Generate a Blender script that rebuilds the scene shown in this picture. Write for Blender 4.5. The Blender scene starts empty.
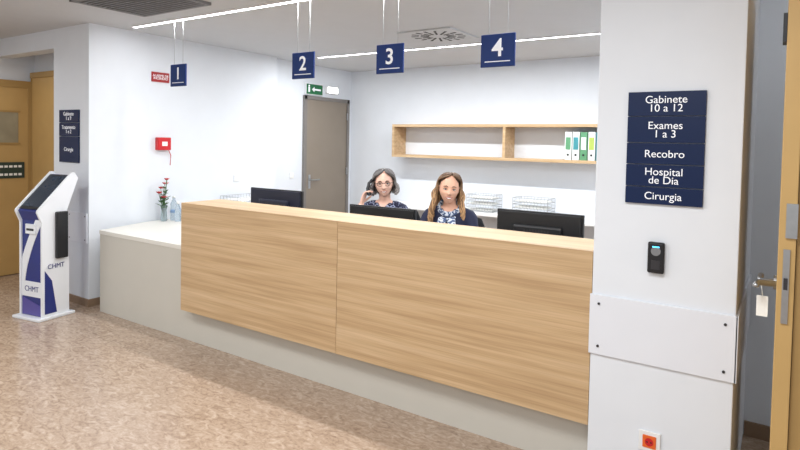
import bpy, bmesh, math, random
from mathutils import Vector, Matrix
random.seed(7)
C=bpy.context.scene.collection
rad=math.radians
# ------------------------------------------------------------------ materials
def lin(c):
    return tuple((v/255/12.92 if v/255<=.04045 else ((v/255+.055)/1.055)**2.4) for v in c)
def mat(name,col,rough=.5,metal=0,var=.04,scale=6,emit=0,trans=0,bump=0,bscale=200,spec=.5):
    m=bpy.data.materials.new(name);m.use_nodes=True;nt=m.node_tree;b=nt.nodes['Principled BSDF']
    c=lin(col)
    b.inputs['Roughness'].default_value=rough;b.inputs['Metallic'].default_value=metal
    b.inputs['Specular IOR Level'].default_value=spec
    tc=nt.nodes.new('ShaderNodeTexCoord');n=nt.nodes.new('ShaderNodeTexNoise');n.inputs['Scale'].default_value=scale
    nt.links.new(tc.outputs['Object'],n.inputs['Vector'])
    r=nt.nodes.new('ShaderNodeValToRGB')
    r.color_ramp.elements[0].position=.3;r.color_ramp.elements[1].position=.7
    r.color_ramp.elements[0].color=(*[v*(1-var) for v in c],1);r.color_ramp.elements[1].color=(*[min(1,v*(1+var)) for v in c],1)
    nt.links.new(n.outputs[0],r.inputs[0]);nt.links.new(r.outputs[0],b.inputs['Base Color'])
    if emit:
        b.inputs['Emission Color'].default_value=(*c,1);b.inputs['Emission Strength'].default_value=emit
    if trans:
        b.inputs['Transmission Weight'].default_value=trans;b.inputs['IOR'].default_value=1.3
    if bump:
        n2=nt.nodes.new('ShaderNodeTexNoise');n2.inputs['Scale'].default_value=bscale
        nt.links.new(tc.outputs['Object'],n2.inputs['Vector'])
        bp=nt.nodes.new('ShaderNodeBump');bp.inputs['Strength'].default_value=bump;bp.inputs['Distance'].default_value=.002
        nt.links.new(n2.outputs[0],bp.inputs['Height']);nt.links.new(bp.outputs[0],b.inputs['Normal'])
    return m
def wood(name,c1,c2,c3,rough=.42):
    m=bpy.data.materials.new(name);m.use_nodes=True;nt=m.node_tree;b=nt.nodes['Principled BSDF']
    b.inputs['Roughness'].default_value=rough
    tc=nt.nodes.new('ShaderNodeTexCoord')
    def nz(sc,det,dist=0):
        mp=nt.nodes.new('ShaderNodeMapping');mp.inputs['Scale'].default_value=sc
        n=nt.nodes.new('ShaderNodeTexNoise');n.inputs['Scale'].default_value=1;n.inputs['Detail'].default_value=det;n.inputs['Distortion'].default_value=dist
        nt.links.new(tc.outputs['Object'],mp.inputs[0]);nt.links.new(mp.outputs[0],n.inputs['Vector']);return n
    a=nz((.8,18,32),5,.3);f=nz((3.0,100,160),3)
    r1=nt.nodes.new('ShaderNodeValToRGB');e=r1.color_ramp.elements
    e[0].position=.33;e[0].color=(*lin(c1),1);e[1].position=.68;e[1].color=(*lin(c3),1)
    k=e.new(.5);k.color=(*lin(c2),1)
    r2=nt.nodes.new('ShaderNodeValToRGB');e=r2.color_ramp.elements
    e[0].position=.35;e[0].color=(.84,.82,.80,1);e[1].position=.6;e[1].color=(1,1,1,1)
    mx=nt.nodes.new('ShaderNodeMix');mx.data_type='RGBA';mx.blend_type='MULTIPLY';mx.inputs[0].default_value=.8
    nt.links.new(a.outputs[0],r1.inputs[0]);nt.links.new(f.outputs[0],r2.inputs[0])
    nt.links.new(r1.outputs[0],mx.inputs[6]);nt.links.new(r2.outputs[0],mx.inputs[7]);nt.links.new(mx.outputs[2],b.inputs['Base Color'])
    return m
def floor_mat():
    m=bpy.data.materials.new('marmoleum');m.use_nodes=True;nt=m.node_tree;b=nt.nodes['Principled BSDF']
    b.inputs['Roughness'].default_value=.22
    tc=nt.nodes.new('ShaderNodeTexCoord')
    def nz(s,d,di,stretch=(1,1,1)):
        mp=nt.nodes.new('ShaderNodeMapping');mp.inputs['Scale'].default_value=stretch;mp.inputs['Rotation'].default_value=(0,0,.3)
        n=nt.nodes.new('ShaderNodeTexNoise');n.inputs['Scale'].default_value=s;n.inputs['Detail'].default_value=d;n.inputs['Distortion'].default_value=di
        nt.links.new(tc.outputs['Object'],mp.inputs[0]);nt.links.new(mp.outputs[0],n.inputs['Vector']);return n
    a=nz(12,9,1.8,(1,1.9,1));f=nz(60,5,.6)
    r=nt.nodes.new('ShaderNodeValToRGB');e=r.color_ramp.elements
    e[0].position=.28;e[0].color=(*lin((150,128,110)),1);e[1].position=.74;e[1].color=(*lin((196,178,161)),1)
    k=e.new(.5);k.color=(*lin((174,153,134)),1)
    nt.links.new(a.outputs[0],r.inputs[0])
    r2=nt.nodes.new('ShaderNodeValToRGB');e=r2.color_ramp.elements
    e[0].position=.36;e[0].color=(.72,.67,.63,1);e[1].position=.54;e[1].color=(1,1,1,1)
    nt.links.new(f.outputs[0],r2.inputs[0])
    mx=nt.nodes.new('ShaderNodeMix');mx.data_type='RGBA';mx.blend_type='MULTIPLY';mx.inputs[0].default_value=.45
    nt.links.new(r.outputs[0],mx.inputs[6]);nt.links.new(r2.outputs[0],mx.inputs[7])
    nt.links.new(mx.outputs[2],b.inputs['Base Color'])
    return m
def pattern(name,c1,c2,scale=60,th=.45,rough=.8):
    m=bpy.data.materials.new(name);m.use_nodes=True;nt=m.node_tree;b=nt.nodes['Principled BSDF'];b.inputs['Roughness'].default_value=rough
    tc=nt.nodes.new('ShaderNodeTexCoord');v=nt.nodes.new('ShaderNodeTexNoise');v.inputs['Scale'].default_value=scale;v.inputs['Detail'].default_value=1
    r=nt.nodes.new('ShaderNodeValToRGB');e=r.color_ramp.elements;e[0].position=th;e[0].color=(*lin(c1),1);e[1].position=th+.08;e[1].color=(*lin(c2),1)
    nt.links.new(tc.outputs['Object'],v.inputs['Vector']);nt.links.new(v.outputs[0],r.inputs[0]);nt.links.new(r.outputs[0],b.inputs['Base Color'])
    return m
def hairmat(name,croot,cend,za,zb):
    """hair tint running from roots (height za) to tips (height zb), broken up with noise"""
    m=bpy.data.materials.new(name);m.use_nodes=True;nt=m.node_tree;b=nt.nodes['Principled BSDF'];b.inputs['Roughness'].default_value=.5
    tc=nt.nodes.new('ShaderNodeTexCoord');sx=nt.nodes.new('ShaderNodeSeparateXYZ');mr=nt.nodes.new('ShaderNodeMapRange')
    n=nt.nodes.new('ShaderNodeTexNoise');n.inputs['Scale'].default_value=45
    ad=nt.nodes.new('ShaderNodeMath');ad.operation='MULTIPLY_ADD';ad.inputs[1].default_value=.12
    nt.links.new(tc.outputs['Object'],sx.inputs[0]);nt.links.new(tc.outputs['Object'],n.inputs['Vector'])
    nt.links.new(n.outputs[0],ad.inputs[0]);nt.links.new(sx.outputs[2],ad.inputs[2]);nt.links.new(ad.outputs[0],mr.inputs[0])
    mr.inputs[1].default_value=za+.06;mr.inputs[2].default_value=zb+.06
    r=nt.nodes.new('ShaderNodeValToRGB');e=r.color_ramp.elements;e[0].color=(*lin(croot),1);e[1].color=(*lin(cend),1)
    nt.links.new(mr.outputs[0],r.inputs[0]);nt.links.new(r.outputs[0],b.inputs['Base Color']);return m
M=dict(
 wall=mat('wall_paint',(223,228,235),.7,var=.01,bump=.12,bscale=350),
 ceil=mat('ceiling_paint',(198,200,203),.85,var=.01),
 floor=floor_mat(),
 oak=wood('oak_laminate',(184,153,115),(198,168,129),(209,181,144)),
 cream=mat('cream_laminate',(222,220,213),.45,var=.01),
 base=mat('greige_laminate',(198,195,186),.5,var=.01),
 white=mat('white_laminate',(232,233,234),.4,var=.01),
 plate=mat('wall_guard_white',(224,228,236),.35,var=.01),
 steel=mat('brushed_steel',(176,178,180),.3,1,var=.05,scale=40),
 screw=mat('screw_dark',(80,80,84),.35,1),
 grey=mat('grey_plastic',(120,122,125),.5),
 black=mat('black_plastic',(18,19,24),.4),
 darkblue=mat('monitor_back',(22,28,48),.4),
 sign=mat('sign_navy',(8,44,108),.45,var=.03,spec=.3),
 signdark=mat('sign_navy_dark',(7,30,70),.4,var=.03,spec=.3),
 txt=mat('sign_white',(240,243,248),.5,var=0,emit=.15),
 red=mat('alarm_red',(196,26,34),.4),
 redsign=mat('red_sign',(160,32,34),.5),
 green=mat('exit_green',(20,100,60),.4),
 lamp=mat('lamp_glow',(255,252,245),.4,var=0,emit=9),
 led=mat('led_strip_glow',(250,250,255),.4,var=0,emit=11),
 doorgrey=mat('door_taupe',(134,124,112),.5,var=.02),
 frame=mat('door_frame_grey',(122,118,115),.5),
 ochre=mat('door_ochre',(188,154,98),.5,var=.03),
 ochre2=mat('door_ochre_frame',(166,134,82),.5,var=.03),
 glass=mat('door_glass',(150,142,120),.15,var=.1),
 pushs=mat('push_sign_dark',(46,62,54),.5),
 base_b=mat('baseboard_brown',(140,116,94),.5),
 wire=mat('wire_chrome',(190,192,196),.35,.7),
 kblue=mat('kiosk_blue',(34,46,118),.35,var=.05),
 kpurple=mat('kiosk_violet',(84,76,150),.35),
 kwhite=mat('kiosk_white',(228,231,236),.35,var=.01),
 screen=mat('screen_glass',(40,50,64),.12,var=.2,scale=9),
 skin1=mat('skin_fair',(228,184,164),.6,var=.03,scale=20),
 skin2=mat('skin_tan',(220,170,144),.55,var=.03,scale=20),
 lip=mat('lips',(176,76,76),.45),
 teeth=mat('teeth',(244,240,234),.3),
 eyew=mat('eye_white',(225,222,218),.25),
 iris=mat('iris_brown',(38,26,20),.15),
 brow=mat('eyebrow',(62,46,38),.8),
 hairg=hairmat('hair_grey',(96,92,92),(150,145,142),.12,-.06),
 haird=mat('hair_dark_grey',(76,72,72),.6,var=.3,scale=40),
 hairb=hairmat('hair_blond',(104,76,54),(190,150,106),.10,-.08),
 hairbr=hairmat('hair_brown',(74,54,40),(132,98,66),.10,-.16),
 top1=pattern('blouse_navy_pattern',(24,28,58),(150,160,190),80,.56),
 top2=mat('top_navy',(26,32,60),.8,var=.1),
 scarf=pattern('scarf_blue_white',(64,84,120),(204,210,218),55,.48),
 trous=mat('trousers_dark',(34,34,42),.85),
 chair=mat('chair_fabric',(26,28,34),.85),
 paper=mat('paper',(240,240,236),.7),
 leaf=mat('leaf_green',(58,100,48),.6,var=.2),
 petal=mat('petal_red',(176,36,40),.6,var=.2),
 petalp=mat('petal_pink',(224,150,150),.6,var=.2),
 vase=mat('vase_glass',(200,214,218),.08,trans=.7),
 bottle=mat('bottle_plastic',(214,226,234),.1,trans=.8),
 label=mat('bottle_label',(130,160,200),.5),
 orange=mat('socket_orange',(226,104,40),.4),
 bind1=mat('binder_green',(92,150,110),.5), bind2=mat('binder_teal',(60,140,150),.5), bind3=mat('binder_lime',(170,190,90),.5),
 bindw=mat('binder_white',(228,232,230),.5), dark=mat('vent_dark',(48,48,50),.7), ventg=mat('vent_grey',(130,130,132),.6),
 bluel=mat('reader_led',(80,190,255),.3,emit=2.5),
)
# ------------------------------------------------------------------ helpers
def link(o,p=None):
    C.objects.link(o)
    if p is not None: o.parent=p
    return o
def grp(name,loc=(0,0,0),rz=0):
    e=bpy.data.objects.new(name,None);e.empty_display_size=.1;e.location=loc;e.rotation_euler=(0,0,rz);C.objects.link(e);return e
def meshobj(name,verts,faces,mats,p=None,smooth=False):
    me=bpy.data.meshes.new(name);me.from_pydata([tuple(v) for v in verts],[],faces);me.update()
    for m in (mats if isinstance(mats,(list,tuple)) else [mats]): me.materials.append(m)
    if smooth:
        for f in me.polygons: f.use_smooth=True
    return link(bpy.data.objects.new(name,me),p)
def box(name,m,x0,x1,y0,y1,z0,z1,p=None,bev=0,seg=2):
    bm=bmesh.new();bmesh.ops.create_cube(bm,size=1)
    for v in bm.verts: v.co=Vector(((v.co.x)*(x1-x0),(v.co.y)*(y1-y0),(v.co.z)*(z1-z0)))
    if bev: bmesh.ops.bevel(bm,geom=bm.edges[:],offset=bev,segments=seg,profile=.5,affect='EDGES')
    me=bpy.data.meshes.new(name);bm.to_mesh(me);bm.free();me.materials.append(m)
    o=bpy.data.objects.new(name,me);o.location=((x0+x1)/2,(y0+y1)/2,(z0+z1)/2);return link(o,p)
def prism(name,m,poly,z0,z1,p=None,axis='Z',bev=0):
    n=len(poly)
    def P(a,b,c): return (a,b,c) if axis=='Z' else ((c,a,b) if axis=='X' else (a,c,b))
    vs=[P(a,b,z0) for a,b in poly]+[P(a,b,z1) for a,b in poly]
    fs=[tuple(range(n))[::-1],tuple(range(n,2*n))]+[(i,(i+1)%n,n+(i+1)%n,n+i) for i in range(n)]
    o=meshobj(name,vs,fs,m,p)
    bm=bmesh.new();bm.from_mesh(o.data);bmesh.ops.recalc_face_normals(bm,faces=bm.faces)
    if bev: bmesh.ops.bevel(bm,geom=bm.edges[:],offset=bev,segments=2,profile=.5,affect='EDGES')
    bm.to_mesh(o.data);bm.free();return o
def sweep(pts,rads,n=12,up=Vector((0,0,1)),cap=True):
    """tapered tube, rads=(a,b) per point, a along side, b along normal"""
    pts=[Vector(q) for q in pts];vs=[];fs=[]
    N=len(pts)
    rads=[(r,r) if not isinstance(r,(tuple,list)) else r for r in rads]
    T=[(pts[min(i+1,N-1)]-pts[max(i-1,0)]).normalized() for i in range(N)]
    ring=[]
    def add(c,t,ra,rb):
        s=t.cross(up)
        if s.length<1e-3: s=t.cross(Vector((0,1,0)))
        s.normalize();w=s.cross(t).normalized();b=len(vs)
        for k in range(n):
            a=2*math.pi*k/n;vs.append(c+s*math.cos(a)*ra+w*math.sin(a)*rb)
        ring.append(b)
    r=rads[0]
    for q in (.15,.6): add(pts[0]-T[0]*min(r)*math.cos(math.asin(q))*.9,T[0],r[0]*q,r[1]*q)
    for i in range(N): add(pts[i],T[i],*rads[i])
    r=rads[-1]
    for q in (.6,.15): add(pts[-1]+T[-1]*min(r)*math.cos(math.asin(q))*.9,T[-1],r[0]*q,r[1]*q)
    for a,b in zip(ring,ring[1:]):
        for k in range(n): fs.append((a+k,a+(k+1)%n,b+(k+1)%n,b+k))
    fs.append(tuple(range(ring[0],ring[0]+n))[::-1]);fs.append(tuple(range(ring[-1],ring[-1]+n)))
    return vs,fs
def tube(name,m,pts,rads,p=None,n=12,up=Vector((0,0,1))):
    v,f=sweep(pts,rads,n,up);return meshobj(name,v,f,m,p,True)
def multi(name,m,parts,p=None,smooth=True):
    V=[];Fc=[]
    for v,f in parts:
        o=len(V);V+=list(v);Fc+=[tuple(i+o for i in q) for q in f]
    return meshobj(name,V,Fc,m,p,smooth)
def cyl(name,m,c,r,z0,z1,p=None,n=24,axis='Z',r2=None):
    r2=r if r2 is None else r2;vs=[];x,y=c
    for z,rr in((z0,r),(z1,r2)):
        for k in range(n):
            a=2*math.pi*k/n;q=(x+rr*math.cos(a),y+rr*math.sin(a),z)
            if axis=='Y': q=(q[0],q[2],q[1])
            if axis=='X': q=(q[2],q[0],q[1])
            vs.append(q)
    fs=[tuple(range(n))[::-1],tuple(range(n,2*n))]+[(i,(i+1)%n,n+(i+1)%n,n+i) for i in range(n)]
    o=meshobj(name,vs,fs,m,p);bm=bmesh.new();bm.from_mesh(o.data);bmesh.ops.recalc_face_normals(bm,faces=bm.faces);bm.to_mesh(o.data);bm.free();return o
def lathe(name,m,prof,loc,p=None,n=24):
    vs=[];fs=[]
    for r,z in prof:
        for k in range(n):
            a=2*math.pi*k/n;vs.append((loc[0]+r*math.cos(a),loc[1]+r*math.sin(a),loc[2]+z))
    for i in range(len(prof)-1):
        for k in range(n): fs.append((i*n+k,i*n+(k+1)%n,(i+1)*n+(k+1)%n,(i+1)*n+k))
    fs.append(tuple(range(n))[::-1]);fs.append(tuple(range((len(prof)-1)*n,len(prof)*n)))
    return meshobj(name,vs,fs,m,p,True)
def text(name,s,size,loc,rot,m,p=None,align='CENTER',bold=0.0):
    cu=bpy.data.curves.new(name,'FONT');cu.body=s;cu.size=size;cu.align_x=align;cu.align_y='CENTER';cu.extrude=.0008;cu.offset=bold;cu.space_line=.8
    cu.materials.append(m);o=bpy.data.objects.new(name,cu);o.location=loc;o.rotation_euler=rot;return link(o,p)
FR=(rad(90),0,0)      # facing -Y
PX=(rad(90),0,rad(90))# facing +X
H=2.626
# ------------------------------------------------------------------ room shell
box('floor',M['floor'],-10,3.5,-4,8,-.1,0)
box('ceiling',M['ceil'],-10,3.5,-2.5,7.1,H,H+.1)
box('wall_back',M['wall'],-5.7,-.3,6.847,6.97,0,H)
box('wall_left',M['wall'],-5.6,-5.38,3.45,5.22,0,H)
box('wall_recess',M['wall'],-5.7,-5.48,5.22,6.847,0,H)
box('wall_pillar_left',M['wall'],-6.01,-5.365,2.852,3.46,0,H)
box('wall_header',M['wall'],-7.3,-6.01,2.852,3.0,2.44,H)
box('wall_corridor_left',M['wall'],-7.45,-7.3,-1.5,3.4,0,H)
box('wall_corridor_end',M['wall'],-7.3,-6.01,3.25,3.4,0,H)
box('wall_column_right',M['wall'],-.736,-.154,2.73,3.72,0,H,bev=.004)
box('wall_office_right',M['wall'],-.736,-.6,3.72,6.847,0,H)
box('wall_passage',M['wall'],-.154,1.6,3.72,3.84,0,H)
box('wall_right',M['wall'],.12,1.6,2.5,2.64,0,H)
box('baseboard_left',M['base_b'],-6.01,-5.365,2.838,2.852,0,.07)
box('baseboard_pillar',M['base_b'],-5.365,-5.351,2.838,3.45,0,.07)
box('baseboard_passage',M['base_b'],-.15,1.6,3.705,3.72,0,.08)
box('baseboard_corridor',M['base_b'],-7.3,-7.288,-1.5,3.25,0,.07)
# ------------------------------------------------------------------ doors
d=grp('door_1')   # taupe office door on recess wall (faces +X)
box('leaf',M['doorgrey'],-5.48,-5.455,5.85,6.71,0.01,2.15,d)
box('frame_a',M['frame'],-5.48,-5.44,5.80,5.85,0,2.2,d)
box('frame_b',M['frame'],-5.48,-5.44,6.71,6.76,0,2.2,d)
box('frame_top',M['frame'],-5.48,-5.44,5.80,6.76,2.15,2.2,d)
box('lock_plate',M['steel'],-5.456,-5.448,5.90,5.94,.93,1.12,d)
tube('handle',M['steel'],[(-5.45,5.92,1.05),(-5.40,5.92,1.05),(-5.39,5.94,1.05),(-5.39,6.06,1.05)],[.01]*4,d)
for z in (.3,1.1,1.9): box('hinge',M['steel'],-5.452,-5.432,6.695,6.72,z,z+.1,d)
d=grp('door_2')   # ochre double door far left on corridor wall
box('leaf',M['ochre'],-7.3,-7.26,2.2,3.16,.01,2.12,d)
box('frame_top',M['ochre2'],-7.3,-7.25,2.1,3.22,2.12,2.2,d)
box('frame_side',M['ochre2'],-7.3,-7.25,3.16,3.22,0,2.12,d)
box('window_pane',M['glass'],-7.262,-7.255,2.62,3.06,1.50,1.84,d)
box('window_rim_a',M['ochre2'],-7.262,-7.25,2.60,3.08,1.84,1.86,d)
box('window_rim_b',M['ochre2'],-7.262,-7.25,2.60,3.08,1.48,1.50,d)
box('push_sign',M['pushs'],-7.262,-7.25,2.5,3.12,1.10,1.28,d)
for i in range(12):
    box('push_sign_text',M['paper'],-7.251,-7.247,2.54+i*.047,2.573+i*.047,1.13,1.155,d)
    box('push_sign_text_b',M['paper'],-7.251,-7.247,2.54+i*.047,2.573+i*.047,1.22,1.245,d)
d=grp('door_3')
box('leaf',M['ochre'],-7.24,-6.62,3.20,3.245,.01,2.24,d)
box('frame_side',M['ochre2'],-6.62,-6.2,3.19,3.25,0,2.3,d)
box('frame_top',M['ochre2'],-7.25,-6.2,3.18,3.25,2.24,2.3,d)
box('jamb',M['ochre2'],-7.26,-7.24,3.19,3.25,0,2.3,d)
d=grp('door_4')   # ochre door leaf seen edge-on at the right
box('leaf',M['ochre'],-.018,.034,2.42,3.28,.01,2.45,d,bev=.003)
box('jamb',M['ochre2'],.036,.12,2.44,2.7,0,2.5,d)
box('lock_faceplate',M['steel'],-.002,.018,2.413,2.421,.98,1.24,d)
box('strike_plate',M['steel'],.002,.036,2.41,2.421,1.28,1.40,d)
box('latch',M['screw'],.002,.014,2.405,2.414,1.10,1.14,d)
cyl('rose',M['steel'],(2.50,1.105),.026,-.028,-.018,d,axis='X')
tube('lever',M['steel'],[(-.028,2.50,1.105),(-.062,2.50,1.105),(-.07,2.52,1.105),(-.07,2.61,1.105)],[.010]*4,d)
tube('lever_inner',M['steel'],[(-.02,2.47,1.105),(-.075,2.46,1.105),(-.08,2.43,1.10)],[.011]*3,d)
tube('tag_string',M['paper'],[(-.066,2.5,1.10),(-.06,2.5,1.05)],[.0015]*2,d,6)
box('tag',M['paper'],-.078,-.042,2.495,2.5,.975,1.05,d)
box('closer_arm',M['black'],-.03,-.018,2.42,2.5,1.96,2.06,d)
# ------------------------------------------------------------------ ceiling fittings
def strip(x0,x1,y):
    s=grp('linear_led_light')
    box('diffuser',M['led'],x0,x1,y-.02,y+.02,H-.012,H-.0005,s)
    box('trim_a',M['white'],x0-.01,x1+.01,y-.027,y-.02,H-.014,H-.0005,s)
    box('trim_b',M['white'],x0-.01,x1+.01,y+.02,y+.027,H-.014,H-.0005,s)
strip(-5.14,.1,3.155);strip(-4.88,-.9,5.43)
v=grp('ceiling_vent_grille')
box('tray',M['dark'],-4.55,-3.72,2.30,2.88,H-.012,H-.001,v)
for i in range(14):
    y=2.32+i*.04;box('slat',M['ventg'],-4.54,-3.73,y,y+.014,H-.02,H-.01,v)
for a in ((-4.57,-4.54,2.28,2.9),(-3.73,-3.70,2.28,2.9),(-4.57,-3.7,2.28,2.31),(-4.57,-3.7,2.87,2.9)): box('rim',M['ventg'],*a,H-.022,H-.001,v)
v=grp('swirl_air_diffuser',(-2.83,4.85,H-.001))
box('plate',M['ceil'],-.29,.29,-.29,.29,-.014,0,v,bev=.003)
for i in range(16):
    a=i*math.pi/8;c,s=math.cos(a),math.sin(a)
    for r0,r1,w in((.09,.17,.02),(.19,.26,.022)):
        q=[(r0*c-w*s*-.5,r0*s-w*c*.5),(r1*c+w*s*.5,r1*s-w*c*.5),(r1*c-w*s*.6,r1*s+w*c*.6),(r0*c-w*s*.4,r0*s+w*c*.4)]
        prism('slot',M['dark'],q,-.0165,-.0135,v)
# ------------------------------------------------------------------ hanging number signs
for x,nn in ((-4.46,'1'),(-2.98,'2'),(-2.205,'3'),(-1.435,'4')):
    s=grp('hanging_number_sign',(x,3.155,2.232))
    box('panel',M['sign'],-.108,.108,-.006,.006,-.192,0,s,bev=.002)
    box('underline',M['txt'],-.08,.08,-.0085,-.006,-.163,-.158,s)
    text('number',nn,.145,(0,-.0075,-.086),FR,M['txt'],s,bold=.002)
    for wx in(-.06,.06): tube('cable',M['steel'],[(wx,0,-.005),(wx,0,H-2.232-.013)],[.0018]*2,s,6)
# ------------------------------------------------------------------ directory signs
s=grp('directory_sign',(-.445,2.73,1.583))
rows=[('Gabinete\n10 a 12',.245,.14),('Exames\n1 a 3',.137,.024),('Recobro',.021,-.07),('Hospital\nde Dia',-.073,-.168),('Cirurgia',-.171,-.245)]
for t,a,b in rows:
    box('plate',M['signdark'],-.155,.155,-.014,-.001,b,a,s,bev=.001)
    text('label',t,.046,(0,-.0155,(a+b)/2-.002),FR,M['txt'],s)
s=grp('directory_sign',(-5.70,2.852,1.585))
for t,a,b in [('Gabinete\n1 a 9',.25,.13),('Tratamento\n1 e 2',.126,0),('Cirurgia',-.004,-.25)]:
    box('plate',M['signdark'],-.18,.18,-.014,-.001,b,a,s,bev=.0015)
    text('label',t,.052,(0,-.0155,min((a+b)/2,a-.045)),FR,M['txt'],s)
# ------------------------------------------------------------------ column fittings
s=grp('wall_guard_panel')
box('front',M['plate'],-.742,-.145,2.718,2.7295,.625,.902,s,bev=.002)
box('side',M['plate'],-.1535,-.143,2.718,3.70,.625,.902,s,bev=.002)
for x in(-.70,-.19):
    for z in(.665,.862): cyl('screw',M['screw'],(x,z),.006,2.714,2.72,s,12,'Y')
s=grp('card_reader',(-.463,2.73,1.105))
box('body',M['black'],-.034,.034,-.026,-.001,-.068,.068,s,bev=.008,seg=3)
cyl('lens',M['grey'],(0,.03),.02,-.028,-.025,s,20,'Y')
box('led',M['bluel'],-.014,.014,-.0285,-.026,.046,.051,s)
box('keypad',M['screw'],-.018,.018,-.0275,-.025,-.05,-.01,s)
s=grp('power_outlet',(-.465,2.73,.285))
box('frame',M['white'],-.045,.045,-.01,-.001,-.045,.045,s,bev=.003)
box('insert',M['orange'],-.028,.028,-.014,-.009,-.028,.028,s,bev=.003)
cyl('recess',M['red'],(0,0),.018,-.0155,-.012,s,20,'Y')
for x in(-.008,.008): cyl('pin_hole',M['black'],(x,0),.0035,-.0165,-.015,s,10,'Y')
s=grp('wall_guard_panel',(-5.52,2.852,.73))
box('front',M['plate'],-.2,.14,-.012,-.001,-.14,.14,s,bev=.002)
for x in(-.17,.11):
    for z in(-.11,.11): cyl('screw',M['screw'],(x,z),.006,-.015,-.011,s,12,'Y')
# ------------------------------------------------------------------ left wall fittings (face +X)
s=grp('fire_alarm_call_point',(-5.38,3.61,1.525))
box('case',M['red'],.001,.055,-.075,.075,-.065,.065,s,bev=.006)
box('glass',M['paper'],.054,.058,-.03,.03,-.022,.022,s)
tube('key_cord',M['red'],[(.03,.06,-.06),(.035,.085,-.12),(.03,.08,-.22)],[.004,.004,.004],s,8)
s=grp('fire_alarm_sign',(-5.38,3.59,2.205))
box('plate',M['redsign'],.001,.008,-.10,.10,-.05,.05,s)
text('label','ALARME DE\nINCENDIO',.034,(.0095,0,0),PX,M['txt'],s)
s=grp('light_switch',(-5.38,4.59,1.13))
box('plate',M['white'],.001,.012,-.04,.04,-.04,.04,s,bev=.003);box('rocker',M['paper'],.01,.017,-.024,.024,-.03,.03,s,bev=.002)
s=grp('light_switch',(-5.48,5.6,1.12))
box('plate',M['white'],.001,.012,-.04,.04,-.04,.04,s,bev=.003);box('rocker',M['paper'],.01,.017,-.024,.024,-.03,.03,s,bev=.002)
s=grp('exit_sign',(-5.48,6.0,2.29))
box('housing',M['white'],.001,.03,-.17,.17,-.075,.08,s,bev=.004)
box('face',M['green'],.029,.034,-.16,.16,-.065,.07,s)
box('arrow_shaft',M['txt'],.033,.037,-.01,.12,-.012,.012,s)
prism('arrow_head',M['txt'],[(-.01,-.035),(-.06,0),(-.01,.035)],.033,.037,s,axis='X')
box('running_man_body',M['txt'],.033,.037,-.13,-.10,-.04,.03,s);cyl('running_man_head',M['txt'],(-.115,.045),.014,.033,.037,s,12,'X')
s=grp('emergency_lamp',(-5.48,6.36,2.31))
box('housing',M['white'],.001,.05,-.12,.12,-.05,.05,s,bev=.008);box('diffuser',M['lamp'],.045,.062,-.1,.1,-.038,.038,s,bev=.006)
# ------------------------------------------------------------------ reception desk
x0,xm,x1=-3.83,-2.284,-.74
s=grp('reception_counter')
box('front_panel_a',M['oak'],x0,xm-.0015,2.74,2.765,.272,1.0955,s)
box('front_panel_b',M['oak'],xm+.0015,x1,2.74,2.765,.272,1.0955,s)
box('ledge_top',M['oak'],x0,x1,2.766,3.10,1.058,1.096,s)
box('ledge_end',M['oak'],x0,x0+.03,2.766,3.10,.742,1.058,s)
box('ledge_back',M['cream'],x0+.03,x1,3.06,3.09,.742,1.058,s)
box('panel_bottom',M['oak'],x0,x1,2.766,2.833,.272,.30,s)
box('panel_side',M['oak'],x0,x0+.025,2.766,2.833,.30,.80,s)
s=grp('low_reception_desk')
prism('desk_top',M['cream'],[(-5.155,2.835),(-.74,2.835),(-.74,3.66),(-3.0,3.66),(-4.0,3.66),(-5.36,3.72),(-5.35,3.46)],.705,.74,s,bev=.002)
prism('desk_front',M['base'],[(-5.15,2.84),(-.74,2.84),(-.74,2.93),(-5.17,2.93)],0,.704,s)
prism('desk_end',M['base'],[(-5.15,2.9),(-5.12,2.9),(-5.30,3.6),(-5.34,3.6)],0,.704,s)
box('support_a',M['cream'],-3.86,-3.83,2.93,3.62,0,.704,s);box('support_b',M['cream'],-1.76,-1.73,2.93,3.62,0,.704,s)
s=grp('side_desk')
box('top',M['white'],-5.37,-4.70,3.90,5.15,.715,.74,s,bev=.003)
for x in(-5.33,-4.78):
    for y in (3.95,5.05): box('leg',M['grey'],x,x+.04,y,y+.04,0,.715,s)
s=grp('back_desk')
box('top',M['white'],-4.6,-.78,6.22,6.84,.735,.76,s,bev=.003)
for x in(-4.5,-2.7,-.85):
    for y in (6.28,6.76): box('leg',M['grey'],x,x+.04,y,y+.04,0,.735,s)
# ------------------------------------------------------------------ wall shelf + binders
s=grp('wall_shelf')
X0,X1,Y0,Y1,Z0,Z1=-4.52,-1.10,6.55,6.8465,1.39,1.834;t=.034
box('top',M['oak'],X0,X1,Y0,Y1,Z1-t,Z1,s);box('bottom',M['oak'],X0,X1,Y0,Y1,Z0,Z0+t,s)
for x in(X0,-2.89,X1-t): box('upright',M['oak'],x,x+t,Y0,Y1,Z0+t,Z1-t,s)
s=grp('ring_binders')
x=-2.13
for i,(mm,lb) in enumerate((('bindw','bind1'),('bindw','bind2'),('bind1','bindw'),('bindw','bind3'),('bind2','bindw'))):
    if x>-1.70: break
    box('binder',M[mm],x,x+.078,6.57,6.83,Z0+t,Z0+t+.32,s,bev=.004)
    box('label',M[lb],x+.012,x+.066,6.566,6.571,Z0+t+.12,Z0+t+.26,s)
    cyl('finger_hole',M['black'],(x+.039,Z0+t+.06),.012,6.565,6.571,s,14,'Y')
    x+=.088
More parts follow.
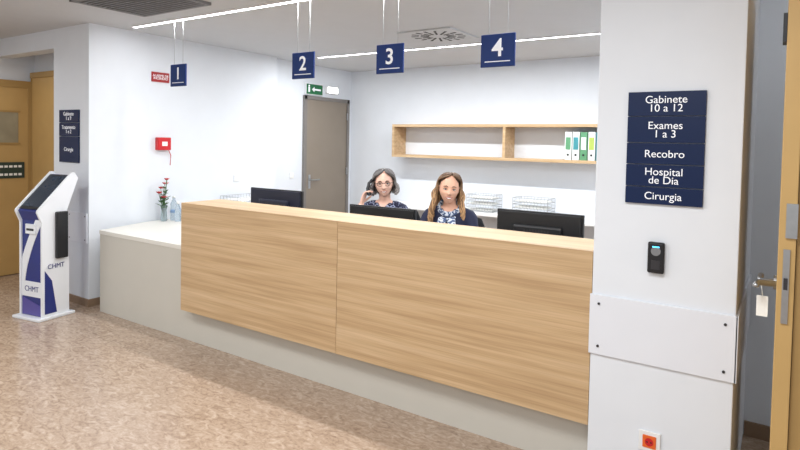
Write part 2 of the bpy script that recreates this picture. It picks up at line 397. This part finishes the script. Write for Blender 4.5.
# ------------------------------------------------------------------ wire trays
def trays(loc,w,dp,n,rz=0,paper=True):
    s=grp('wire_letter_tray',loc,rz);parts=[]
    def w_(a,b,r=.003): parts.append(sweep([a,b],[r,r],6))
    hh=.075
    for k in range(n):
        z=.012+k*hh
        for zz in(z,z+.045):
            w_((-w/2,-dp/2,zz),(w/2,-dp/2,zz));w_((-w/2,dp/2,zz),(w/2,dp/2,zz));w_((-w/2,-dp/2,zz),(-w/2,dp/2,zz));w_((w/2,-dp/2,zz),(w/2,dp/2,zz))
        for i in range(11):
            xx=-w/2+w*i/10;w_((xx,-dp/2,z),(xx,dp/2,z),.0018);w_((xx,dp/2,z),(xx,dp/2,z+.045),.0018);w_((xx,-dp/2,z),(xx,-dp/2,z+.045),.0018)
        for i in range(7):
            yy=-dp/2+dp*i/6;w_((-w/2,yy,z),(-w/2,yy,z+.045),.0018);w_((w/2,yy,z),(w/2,yy,z+.045),.0018)
    for sx in(-1,1):
        for sy in(-1,1): w_((sx*w/2,sy*dp/2,.004),(sx*w/2,sy*dp/2,.012+(n-1)*hh+.045),.0035)
    multi('wires',M['steel'],parts,s)
    if paper:
        for k in range(n): box('paper',M['paper'],-w/2+.02,w/2-.03,-dp/2+.02,dp/2-.02,.016+k*hh,.016+k*hh+.008+.006*(k%2),s)
trays((-3.10,6.52,.76),.36,.26,3);trays((-2.46,6.52,.76),.42,.26,3)
trays((-5.12,4.5,.74),.42,.34,3,rad(90))
# ------------------------------------------------------------------ monitors
def monitor(loc,w,top,rz=0,hgt=.33,m='black'):
    z=loc[2];s=grp('computer_monitor',loc,rz);t=top-z
    # screen faces +Y (staff side); back faces -Y
    box('bezel',M['black'],-w/2,w/2,-.012,.012,t-hgt,t,s,bev=.004)
    box('back_shell',M[m],-w/2+.012,w/2-.012,-.022,-.01,t-hgt+.012,t-.008,s,bev=.005)
    box('back_bulge',M[m],-w*.28,w*.28,-.045,-.018,t-hgt*.8,t-hgt*.25,s,bev=.012)
    box('display',M['screen'],-w/2+.012,w/2-.012,.0115,.0135,t-hgt+.02,t-.012,s)
    for i in range(9): box('vent_slot',M['dark'],-.08+i*.018,-.072+i*.018,-.0465,-.044,t-hgt*.45,t-hgt*.32,s)
    box('stand_neck',M['black'],-.03,.03,-.05,-.03,.015,t-hgt*.5,s,bev=.004)
    box('stand_foot',M['black'],-.12,.12,-.13,.07,.001,.016,s,bev=.005)
monitor((-3.42,3.33,.74),.56,1.19,rad(2),m='darkblue')
monitor((-2.37,3.33,.74),.55,1.13,rad(3))
monitor((-1.22,3.33,.74),.53,1.19,rad(1))
for x in(-3.40,-2.50,-1.98,-1.24):
    s=grp('keyboard',(x,3.49,.741))
    box('tray',M['black'],-.2,.2,-.06,.06,0,.014,s,bev=.004)
    for r_ in range(4):
        for k in range(13): box('key',M['grey'],-.188+k*.029,-.164+k*.029,-.05+r_*.026,-.028+r_*.026,.013,.018,s)
s=grp('desk_phone',(-.92,3.45,.741),rad(10))
prism('body',M['black'],[(-.1,0),(.1,0),(.1,.07),(-.1,.03)],-.08,.08,s,axis='X')
tube('handset',M['black'],[(-.06,-.09,.08),(-.06,-.05,.10),(-.06,.05,.10),(-.06,.09,.08)],[.022,.014,.014,.022],s)
# ------------------------------------------------------------------ vase with flowers, bottles
s=grp('flower_vase',(-5.26,3.56,.7405))
lathe('vase',M['vase'],[(.028,0),(.034,.01),(.03,.06),(.026,.11),(.034,.16),(.032,.16),(.024,.11)],(0,0,0),s)
st=[];lf=[];pt=[];pp=[]
for i in range(11):
    a=i*2.4;R_=.02+.04*((i*7)%5)/5;z=.24+.045*((i*3)%5)
    e=Vector((R_*math.cos(a),R_*math.sin(a),z))
    st.append(sweep([(0,0,.02),(e.x*.4,e.y*.4,z*.6),e],[.0025]*3,6))
    for k in range(3):
        b=a+k*2.1;c=Vector((e.x*.6,e.y*.6,z*(.55+.12*k)));dd=Vector((math.cos(b),math.sin(b),.5))*.05
        lf.append(sweep([c,c+dd*.5,c+dd],[(.003,.001),(.014,.002),(.002,.001)],8))
    (pt if i%3 else pp).extend([sweep([e+Vector((math.cos(q),math.sin(q),.1))*.004,e+Vector((math.cos(q),math.sin(q),.7))*.02],[(.005,.004),(.009,.004)],8) for q in (0,1.26,2.5,3.8,5.0)])
multi('stems',M['leaf'],st,s);multi('leaves',M['leaf'],lf,s);multi('petals',M['petal'],pt,s);multi('petals_pale',M['petalp'],pp,s)
s=grp('water_bottle',(-5.24,3.66,.7405))
lathe('bottle',M['bottle'],[(.03,0),(.034,.006),(.034,.07),(.031,.09),(.034,.11),(.034,.17),(.014,.215),(.013,.235)],(0,0,0),s)
lathe('cap',M['white'],[(.0155,.232),(.0155,.25)],(0,0,0),s,16);lathe('label',M['label'],[(.0347,.08),(.0347,.11)],(0,0,0),s)
s=grp('water_bottle',(-5.14,3.64,.7405))
lathe('bottle',M['bottle'],[(.03,0),(.032,.006),(.032,.12),(.013,.165),(.012,.18)],(0,0,0),s)
lathe('cap',M['white'],[(.0145,.178),(.0145,.2)],(0,0,0),s,16)
# ------------------------------------------------------------------ check-in kiosk
s=grp('self_service_kiosk',(-5.42,2.50,0),rad(10));s.scale=(.92,.92,.945)
box('base_plate',M['kwhite'],-.19,.19,-.2,.17,0,.025,s,bev=.006)
prof=[(-.13,.025),(-.13,.90),(-.17,.99),(.16,1.31),(.20,1.28),(.09,1.0),(.06,.85),(.11,.5),(.11,.025)]
prism('body',M['kblue'],prof,-.14,.14,s,axis='X')
pw=[(-.145,.025),(-.145,.885),(-.19,.985),(-.185,1.005),(.155,1.335),(.185,1.335),(.22,1.28),(.105,.99),(.075,.85),(.125,.5),(.125,.025)]
prism('side_cheek_a',M['kwhite'],pw,.14,.162,s,axis='X');prism('side_cheek_b',M['kwhite'],pw,-.162,-.14,s,axis='X')
dv=Vector((0,.33,.32)).normalized();nv=Vector((0,-.32,.33)).normalized();o=Vector((0,-.17,.99))
def quad(name,m,xa,xb,a,b,h):
    P=[o+Vector((xa,0,0))+dv*a+nv*h,o+Vector((xb,0,0))+dv*a+nv*h,o+Vector((xb,0,0))+dv*b+nv*h,o+Vector((xa,0,0))+dv*b+nv*h]
    Q=[q-nv*.004 for q in P]
    meshobj(name,P+Q,[(0,1,2,3),(7,6,5,4),(0,4,5,1),(1,5,6,2),(2,6,7,3),(3,7,4,0)],m,s)
quad('screen_bezel',M['black'],-.14,.14,.02,.45,.008);quad('touch_screen',M['screen'],-.125,.125,.05,.43,.0105)
wv=[];n=14
for i in range(n+1):
    z=.32+.6*i/n;wv.append((-.13+.26*(i/n)**1.5-.02,z))
L=[(max(-.138,a-.05),z) for a,z in wv]+[(min(.138,a+.05),z) for a,z in reversed(wv)]
prism('white_wave',M['kwhite'],L,-.1345,-.1295,s,axis='Y')
box('logo_panel',M['kwhite'],-.138,.138,-.135,-.13,.20,.34,s)
text('logo','CHMT',.07,(0,-.1365,.27),FR,M['kblue'],s)
prism('violet_band',M['kpurple'],[(-.138,.03),(.138,.03),(.138,.12),(-.138,.19)],-.1345,-.1305,s,axis='Y')
box('ticket_printer',M['kwhite'],-.07,.07,-.15,-.13,.78,.87,s,bev=.004);box('ticket_slot',M['black'],-.05,.05,-.152,-.149,.81,.83,s)
box('side_printer',M['black'],.163,.20,-.02,.09,.55,.98,s,bev=.006)
prism('side_graphic',M['kblue'],[(-.12,.05),(.0,.05),(-.05,.35),(-.12,.45)],.162,.1635,s,axis='X')
text('side_logo','CHMT',.06,(.1655,-.01,.48),PX,M['kblue'],s)
# ------------------------------------------------------------------ office chairs
def chair(loc,rz):
    s=grp('office_chair',loc,rz)
    box('seat',M['chair'],-.24,.24,-.23,.23,.41,.475,s,bev=.03,seg=4)
    v,f=sweep([(0,.25,.56),(0,.27,.72),(0,.27,.88),(0,.255,.98)],[(.19,.03),(.22,.032),(.21,.03),(.17,.025)],20,Vector((0,1,0)))
    meshobj('backrest',v,f,M['chair'],s,True)
    tube('back_bar',M['black'],[(0,.1,.40),(0,.30,.42),(0,.315,.55),(0,.30,.75)],[(.03,.01)]*4,s)
    cyl('gas_lift',M['black'],(0,0),.028,.08,.41,s)
    for i in range(5):
        a=i*2*math.pi/5+.3;c=Vector((math.cos(a),math.sin(a),0))
        tube('foot_spoke',M['black'],[c*.03+Vector((0,0,.10)),c*.28+Vector((0,0,.075))],[(.022,.018),(.014,.012)],s)
        q=c*.28;cyl('caster',M['black'],(q.y,.03),.029,q.x-.02,q.x+.02,s,16,'X')
chair((-2.82,4.07,0),rad(14));chair((-2.15,3.98,0),rad(14))
# ------------------------------------------------------------------ people
def remesh(name,parts,vox,sm,p=None):
    o=multi(name,M['skin1'],parts,None,True)
    r=o.modifiers.new('r','REMESH');r.mode='VOXEL';r.voxel_size=vox;r.use_smooth_shade=True
    if sm: q=o.modifiers.new('s','SMOOTH');q.iterations=sm;q.factor=.5
    bpy.context.view_layer.update()
    dg=bpy.context.evaluated_depsgraph_get();me=bpy.data.meshes.new_from_object(o.evaluated_get(dg));me.name=name
    bpy.data.objects.remove(o);me.materials.clear()
    for f in me.polygons: f.use_smooth=True
    return link(bpy.data.objects.new(name,me),p)
def hand(name,W,d,n,m,p,side=1,curl=.5):
    """W wrist, d towards fingertips, n palm-facing normal, side=+1 thumb on d x n side"""
    d=Vector(d).normalized();n=Vector(n);n=(n-d*n.dot(d)).normalized();s=d.cross(n)*side;W=Vector(W);parts=[]
    parts.append(sweep([W-d*.03,W,W+d*.035,W+d*.075,W+d*.09],[(.024,.02),(.024,.018),(.034,.016),(.038,.014),(.036,.011)],14,n))
    for off,ln in((.027,.068),(.009,.078),(-.010,.072),(-.028,.056)):
        b=W+d*.085+s*off;pts=[b-d*.02,b];c=0
        for k,fr in enumerate((.42,.33,.25)):
            c+=curl*(.9,1.1,.8)[k];v=(d*math.cos(c)+n*math.sin(c));pts.append(pts[-1]+v*ln*fr)
        parts.append(sweep(pts,[.0085,.0088,.0083,.0076,.0062],10,s))
    b=W+d*.028+s*.026;t1=(s*.75+d*.6+n*.3).normalized();t2=(s*.2+d*.85+n*.5).normalized()
    parts.append(sweep([b-t1*.01,b+t1*.032,b+t1*.032+t2*.028,b+t1*.032+t2*.05],[.012,.0108,.0095,.007],10,n))
    o=remesh(name,parts,.0035,3,p);o.data.materials.append(m);return o
def body(p,top,skin,arms,neck,sleeve=.9):
    parts=[]
    parts.append(sweep([(0,.02,-.03),(0,.02,.06),(0,.01,.18),(0,0,.30),(0,.0,.39),(0,.005,.455),(0,.01,.50)],
        [(.165,.115),(.165,.115),(.125,.095),(.145,.11),(.15,.10),(.135,.075),(.075,.05)],24,Vector((0,1,0))))
    parts.append(sweep([(0,.015,.47),(0,.01,.53),neck],[(.062,.055),(.05,.048),(.048,.05)],16,Vector((0,1,0))))
    for sx in(-1,1):
        parts.append(sweep([(sx*.055,-.085,.325),(sx*.075,-.10,.315)],[.055,.056],14))
        parts.append(sweep([(0,.01,.47),(sx*.10,.01,.462),(sx*.165,.008,.435)],[(.05,.04),(.055,.044),(.056,.052)],14,Vector((0,1,0))))
        parts.append(sweep([(sx*.09,.0,-.01),(sx*.11,-.22,.0),(sx*.12,-.43,-.02)],[.095,.082,.06],14))
        parts.append(sweep([(sx*.12,-.43,-.02),(sx*.12,-.42,-.2),(sx*.12,-.40,-.44)],[.06,.055,.036],14,Vector((0,1,0))))
        parts.append(sweep([(sx*.12,-.37,-.51),(sx*.125,-.46,-.52),(sx*.13,-.55,-.53)],[(.034,.03),(.04,.026),(.03,.016)],14))
    for sh,el,wr in arms:
        sh,el,wr=map(Vector,(sh,el,wr))
        parts.append(sweep([sh,(sh+el)/2,el],[.054,.047,.041],14))
        parts.append(sweep([el,el.lerp(wr,.35),wr],[.041,.040,.026],14))
    o=remesh('body',parts,.007,8,p)
    for m in(top,M['trous'],skin,M['black']): o.data.materials.append(m)
    for f in o.data.polygons:
        c=f.center;k=0
        if c.z<.02 or (c.y<-.17 and c.z<.10): k=1
        if c.z<-.46: k=3
        if c.z>.50 and abs(c.x)<.075: k=2
        if c.z>.455 and c.y<-.0 and abs(c.x)<.05-(.505-c.z)*.9: k=2
        for sh,el,wr in arms:
            el,wr=Vector(el),Vector(wr);ax=(wr-el);t=(c-el).dot(ax)/ax.length_squared
            if t>sleeve and ((el+ax*min(t,1.3))-c).length<.06: k=2
        f.material_index=k
    return o
def sm(a): a=max(0,min(1,a));return a*a*(3-2*a)
def head(p,skin,smile):
    nu,nvv=200,180;vs=[];G=lambda v,c,w:math.exp(-((v-c)/w)**2)
    for j in range(nvv+1):
        th=math.pi*j/nvv
        for i in range(nu):
            a=2*math.pi*i/nu
            x,y,z=math.sin(th)*math.sin(a),-math.sin(th)*math.cos(a),math.cos(th)
            X=x*.073;Y=y*.094;Z=z*.114
            if z<0:
                X*=1-.24*(-z)**1.8
                if y>0: Y*=1-.35*min(1,-z*1.2)
            if y<0:
                Y*=1-.06*abs(x)
                f=sm(-y*2.2)
                if z<0: Y-=f*.022*sm(-z*1.3)*G(X,0,.045)
                Y-=f*.024*G(X,0,.0105)*(sm((.012-Z)/.045) if Z>-.033 else G(Z,-.033,.009))
                Y-=f*.006*G(Z,-.028,.010)*(G(X,.012,.007)+G(X,-.012,.007))
                Y+=f*.009*G(Z,.004,.014)*(G(X,.031,.016)+G(X,-.031,.016))
                Y-=f*.003*G(Z,.026,.010)*G(abs(X),.028,.025)
                Y-=f*.006*G(Z,-.030,.02)*(G(X,.042,.018)+G(X,-.042,.018))
                Y-=f*.005*(G(Z,-.056,.0045)+G(Z,-.067,.005))*G(X,0,.020)
                Y+=f*.002*G(Z,-.0615,.002)*G(X,0,.022)
                Y-=f*.006*G(Z,-.095,.014)*G(X,0,.018)
            vs.append((X,Y,Z))
    fs=[(j*nu+i,(j+1)*nu+i,(j+1)*nu+(i+1)%nu,j*nu+(i+1)%nu) for j in range(nvv) for i in range(nu)]
    o=meshobj('head',vs,fs,[skin,M['lip'],M['teeth']],p,True)
    for f in o.data.polygons:
        c=f.center
        if c.y<-.05 and abs(c.x)<.03:
            q=(c.x/.029)**2;zc=-.0635+q*(.0075 if smile else .002)
            if abs(c.z-zc)<.0088*(1-q)+.0008: f.material_index=1
            if smile and abs(c.x)<.022 and abs(c.z-zc)<.0048*(1-(c.x/.023)**2): f.material_index=2
    def ball(name,m,c,r,s=(1,1,1)):
        bm=bmesh.new();bmesh.ops.create_uvsphere(bm,u_segments=20,v_segments=14,radius=r)
        for v in bm.verts: v.co=Vector((v.co.x*s[0]+c[0],v.co.y*s[1]+c[1],v.co.z*s[2]+c[2]))
        me=bpy.data.meshes.new(name);bm.to_mesh(me);bm.free();me.materials.append(m)
        for q in me.polygons:q.use_smooth=True
        return link(bpy.data.objects.new(name,me),p)
    for sx in(-1,1):
        ball('eye',M['eyew'],(sx*.031,-.0725,.003),.0122,(1.2,1,.74))
        ball('iris',M['iris'],(sx*.031,-.0815,.003),.0060,(1,.7,1))
        tube('upper_lid',skin,[(sx*.016,-.080,.004),(sx*.025,-.087,.0110),(sx*.036,-.086,.0120),(sx*.048,-.075,.005)],[.0026]*4,p,8)
        tube('lash_line',M['brow'],[(sx*.017,-.082,.004),(sx*.026,-.0880,.0085),(sx*.036,-.087,.009),(sx*.048,-.076,.004)],[.0019]*4,p,6)
        tube('eyebrow',M['brow'],[(sx*.014,-.088,.022),(sx*.028,-.087,.0275),(sx*.048,-.073,.022)],[.0026,.0032,.0016],p,8)
        tube('ear',skin,[(sx*.070,.0,-.025),(sx*.075,.012,-.01),(sx*.077,.016,.012),(sx*.073,.003,.018),(sx*.072,-.002,0)],[(.006,.005),(.007,.005),(.008,.006),(.006,.005),(.005,.004)],p,10)
def strands(p,specs,m,name):
    cu=bpy.data.curves.new(name,'CURVE');cu.dimensions='3D';cu.bevel_depth=1;cu.bevel_resolution=2;cu.use_fill_caps=True
    for pts,rr in specs:
        sp=cu.splines.new('NURBS');sp.points.add(len(pts)-1);sp.use_endpoint_u=True;sp.order_u=4
        for k,(q,r) in enumerate(zip(pts,rr)): sp.points[k].co=(*q,1);sp.points[k].radius=r
    cu.materials.append(m);return link(bpy.data.objects.new(name,cu),p)
def hair(p,long,mats):
    rx,ry,rz=(.079,.099,.119);cy=.008
    A=[[],[]]
    N=460
    for i in range(N):
        a=-180+360*(i+random.random())/N
        sg=1 if a>0 else -1
        lay=random.random()
        th0=random.uniform(0,16);K=11;pts=[];rr=[]
        T_=94 if long else 88
        tgt=sg*max(abs(a),T_)
        thm=92
        # hairline: strands fall straight over the crown, then sweep aside above the brow
        st=(30 if long else 34)+random.uniform(-5,5);en=(68 if long else 78)+random.uniform(-5,5)
        for k in range(K+1):
            u=k/K;th=th0+(thm-th0)*u
            if abs(a)<T_:
                w=sm((th-st)/(en-st))*.9+.1*sm(th/30); az=a+(tgt-a)*w
            else: az=a
            aa=rad(az);t=rad(th);s_=math.sin(t)
            e=.003+(.005+lay*.015)*sm(u*2)
            x=(rx+e)*s_*math.sin(aa);y=cy-(ry+e*.7)*s_*math.cos(aa);z=(rz+e)*math.cos(t)
            x+=.014*(1-u)**2
            pts.append(Vector((x,y,z)));rr.append(.0030+.0016*s_)
        e_=pts[-1];ph=random.uniform(0,6.28);nn=10 if long else 6
        out=Vector((math.sin(aa),-math.cos(aa),0))
        L=random.uniform(.19,.26) if long else random.uniform(.065,.10)
        for k in range(1,nn+1):
            u=k/nn
            if long:
                front=1 if abs(az)<125 else 0
                q=Vector((e_.x*(1+.26*math.sin(u*2.2)),e_.y-front*.065*sm(u)+(1-front)*.03*u,e_.z-L*u))+out*(.009*math.sin(u*8+ph*.4))
                q+=Vector((sg*.009*math.sin(u*8+ph),.006*math.cos(u*8+ph),0))
            else:
                q=Vector((e_.x*(1+.26*math.sin(u*2.6)),e_.y*(1+.10*math.sin(u*2.5))-(.012*u if abs(az)<115 else 0),e_.z-L*u))+out*(.007*math.sin(u*8+ph)-.010*u*u)+Vector((0,.006*math.cos(u*8+ph),0))
            pts.append(q);rr.append(.0048*(1-.5*u))
        A[0 if random.random()<(.6 if long else .7) else 1].append((pts,rr))
    strands(p,A[0],mats[0],'hair_strands_light');strands(p,A[1],mats[1],'hair_strands_dark')
    nu,nv=60,30;vs=[];fs=[]
    for j in range(nv+1):
        th=math.pi*.80*j/nv
        for i in range(nu):
            a=2*math.pi*i/nu;vs.append((.0765*math.sin(th)*math.sin(a),.008-.0965*math.sin(th)*math.cos(a),.1178*math.cos(th)))
    for j in range(nv):
        for i in range(nu):
            a=(360*(i+.5)/nu+180)%360-180;th=180*.80*(j+.5)/nv
            lim=46+ (abs(a)/60)**2*12 if abs(a)<78 else 150
            if th<lim: fs.append((j*nu+i,(j+1)*nu+i,(j+1)*nu+(i+1)%nu,j*nu+(i+1)%nu))
    meshobj('hair_cap',vs,fs,mats[1],p,True)
def person(loc,rz,head_rz,head_rx,head_ry,skin,top,arms,smile,long,hm,headpos):
    s=grp('seated_receptionist',loc,rz)
    body(s,top,skin,arms,(headpos[0],headpos[1]+.03,headpos[2]-.06))
    h=bpy.data.objects.new('head_pivot',None);h.location=headpos;h.rotation_euler=(head_rx,head_ry,head_rz);link(h,s);h.empty_display_size=.05
    head(h,skin,smile);hair(h,long,hm);return s,h
# woman with glasses on the phone
AR=((-.165,.005,.43),(-.27,-.16,.235),(-.165,-.13,.49));AL=((.165,.005,.43),(.235,-.13,.20),(.13,-.36,.225))
s,h=person((-2.84,4.02,.575),rad(22),rad(12),rad(2),rad(-4),M['skin1'],M['top1'],[AR,AL],True,False,(M['hairg'],M['haird']),(0,-.03,.665))
hand('hand_right',AR[2],(.25,.18,.95),(.9,-.15,-.2),M['skin1'],s,1,.55)
hand('hand_left',AL[2],(-.15,-.97,-.10),(0,-.05,-1),M['skin1'],s,1,.25)
tube('phone_handset',M['black'],[(-.096,-.05,.69),(-.118,-.075,.665),(-.122,-.105,.62),(-.102,-.13,.575)],[(.02,.014),(.014,.010),(.014,.010),(.02,.014)],s)
for sx in(-1,1):
    pts=[Vector((sx*.031+.0225*math.cos(q*math.pi/10),-.095+.006*abs(math.cos(q*math.pi/10)),.002+.0175*math.sin(q*math.pi/10))) for q in range(21)]
    tube('glasses_rim',M['black'],pts,[.0022]*21,h,6)
    tube('glasses_temple',M['black'],[(sx*.053,-.089,.008),(sx*.074,-.05,.008),(sx*.079,.01,.008)],[.0018]*3,h,6)
tube('glasses_bridge',M['black'],[(-.009,-.095,.006),(0,-.099,.009),(.009,-.095,.006)],[.002]*3,h,6)
# woman with long blond hair and scarf
BR=((-.165,.005,.43),(-.235,-.13,.20),(-.12,-.36,.225));BL=((.165,.005,.43),(.235,-.13,.20),(.12,-.36,.225))
s,h=person((-2.16,3.93,.585),rad(18),rad(14),rad(2),rad(5),M['skin2'],M['top2'],[BR,BL],True,True,(M['hairb'],M['hairbr']),(0,-.03,.655))
hand('hand_right',BR[2],(.1,-.97,-.10),(0,-.05,-1),M['skin2'],s,-1,.25)
hand('hand_left',BL[2],(-.1,-.97,-.10),(0,-.05,-1),M['skin2'],s,1,.25)
ring=[Vector((.082*math.sin(q*math.pi/8),.012-.075*math.cos(q*math.pi/8),.505-.05*math.cos(q*math.pi/8))) for q in range(17)]
tube('scarf_loop',M['scarf'],ring,[(.018,.026)]*17,s,12)
ring=[Vector((.088*math.sin(q*math.pi/8),.012-.088*math.cos(q*math.pi/8),.485-.075*math.cos(q*math.pi/8))) for q in range(17)]
tube('scarf_loop_b',M['scarf'],ring,[(.018,.026)]*17,s,12)
tube('scarf_drape_a',M['scarf'],[(-.035,-.095,.43),(-.045,-.145,.36),(-.04,-.165,.28),(-.045,-.15,.16)],[(.03,.014),(.04,.014),(.042,.014),(.045,.010)],s,14,Vector((0,1,0)))
tube('scarf_drape_b',M['scarf'],[(.035,-.095,.43),(.045,-.15,.36),(.04,-.17,.28),(.05,-.155,.18)],[(.03,.014),(.035,.014),(.04,.014),(.045,.010)],s,14,Vector((0,1,0)))
# ------------------------------------------------------------------ lights (LED strips, plus added fill lamps)
def area(name,loc,sx,sy,power,col=(1,1,1)):
    l=bpy.data.lights.new(name,'AREA');l.shape='RECTANGLE';l.size=sx;l.size_y=sy;l.energy=power;l.color=col
    o=bpy.data.objects.new(name,l);o.location=loc;link(o);return o
cw=(.98,.995,1)
area('ceiling_light_strip_front',(-2.4,3.155,H-.03),4.6,.06,62,cw)
area('ceiling_light_strip_back',(-2.9,5.43,H-.03),3.9,.06,90,cw)
for x,y,pw_ in((-4.2,.8,24),(-2.4,.6,36),(-.6,1.0,38),(-3.5,-1.2,34),(-6.2,.4,22),(.8,-1.0,36)):
    area('lobby_fill_light',(x,y,H-.03),.6,.6,pw_,cw)  # unseen lamps added over the lobby to brighten the scene
area('passage_fill_light',(.6,3.2,H-.03),.3,.3,1.5,(1,.97,.92))  # added fill lamp out of view, sets the passage brightness
area('corridor_fill_light',(-6.7,2.6,H-.25),.4,.3,3)  # added fill lamp without a fitting, brightens the corridor doors
w=bpy.data.worlds.new('world');bpy.context.scene.world=w;w.use_nodes=True
w.node_tree.nodes['Background'].inputs[0].default_value=(1,1,1,1);w.node_tree.nodes['Background'].inputs[1].default_value=.75
# ------------------------------------------------------------------ camera
f,yaw,pitch,roll,ppy,hc=580.018,33.771,2.007,1.119,162.925,1.585
y,p_,r_=rad(yaw),rad(pitch),rad(roll)
F=Vector((-math.sin(y)*math.cos(p_),math.cos(y)*math.cos(p_),-math.sin(p_)))
R=Vector((math.cos(y),math.sin(y),0));U=R.cross(F)
R2=R*math.cos(r_)+U*math.sin(r_);U2=-R*math.sin(r_)+U*math.cos(r_)
cd=bpy.data.cameras.new('camera');cam=bpy.data.objects.new('camera',cd);link(cam)
m4=Matrix((R2,U2,-F)).transposed().to_4x4();m4.translation=Vector((0,0,hc));cam.matrix_world=m4
cd.sensor_width=36;cd.lens=f*36/800;cd.shift_y=-(225-ppy)/800;cd.clip_start=.05
bpy.context.scene.camera=cam
try:
    bpy.context.scene.view_settings.view_transform='Standard';bpy.context.scene.view_settings.look='None'
except Exception as e: print(e)
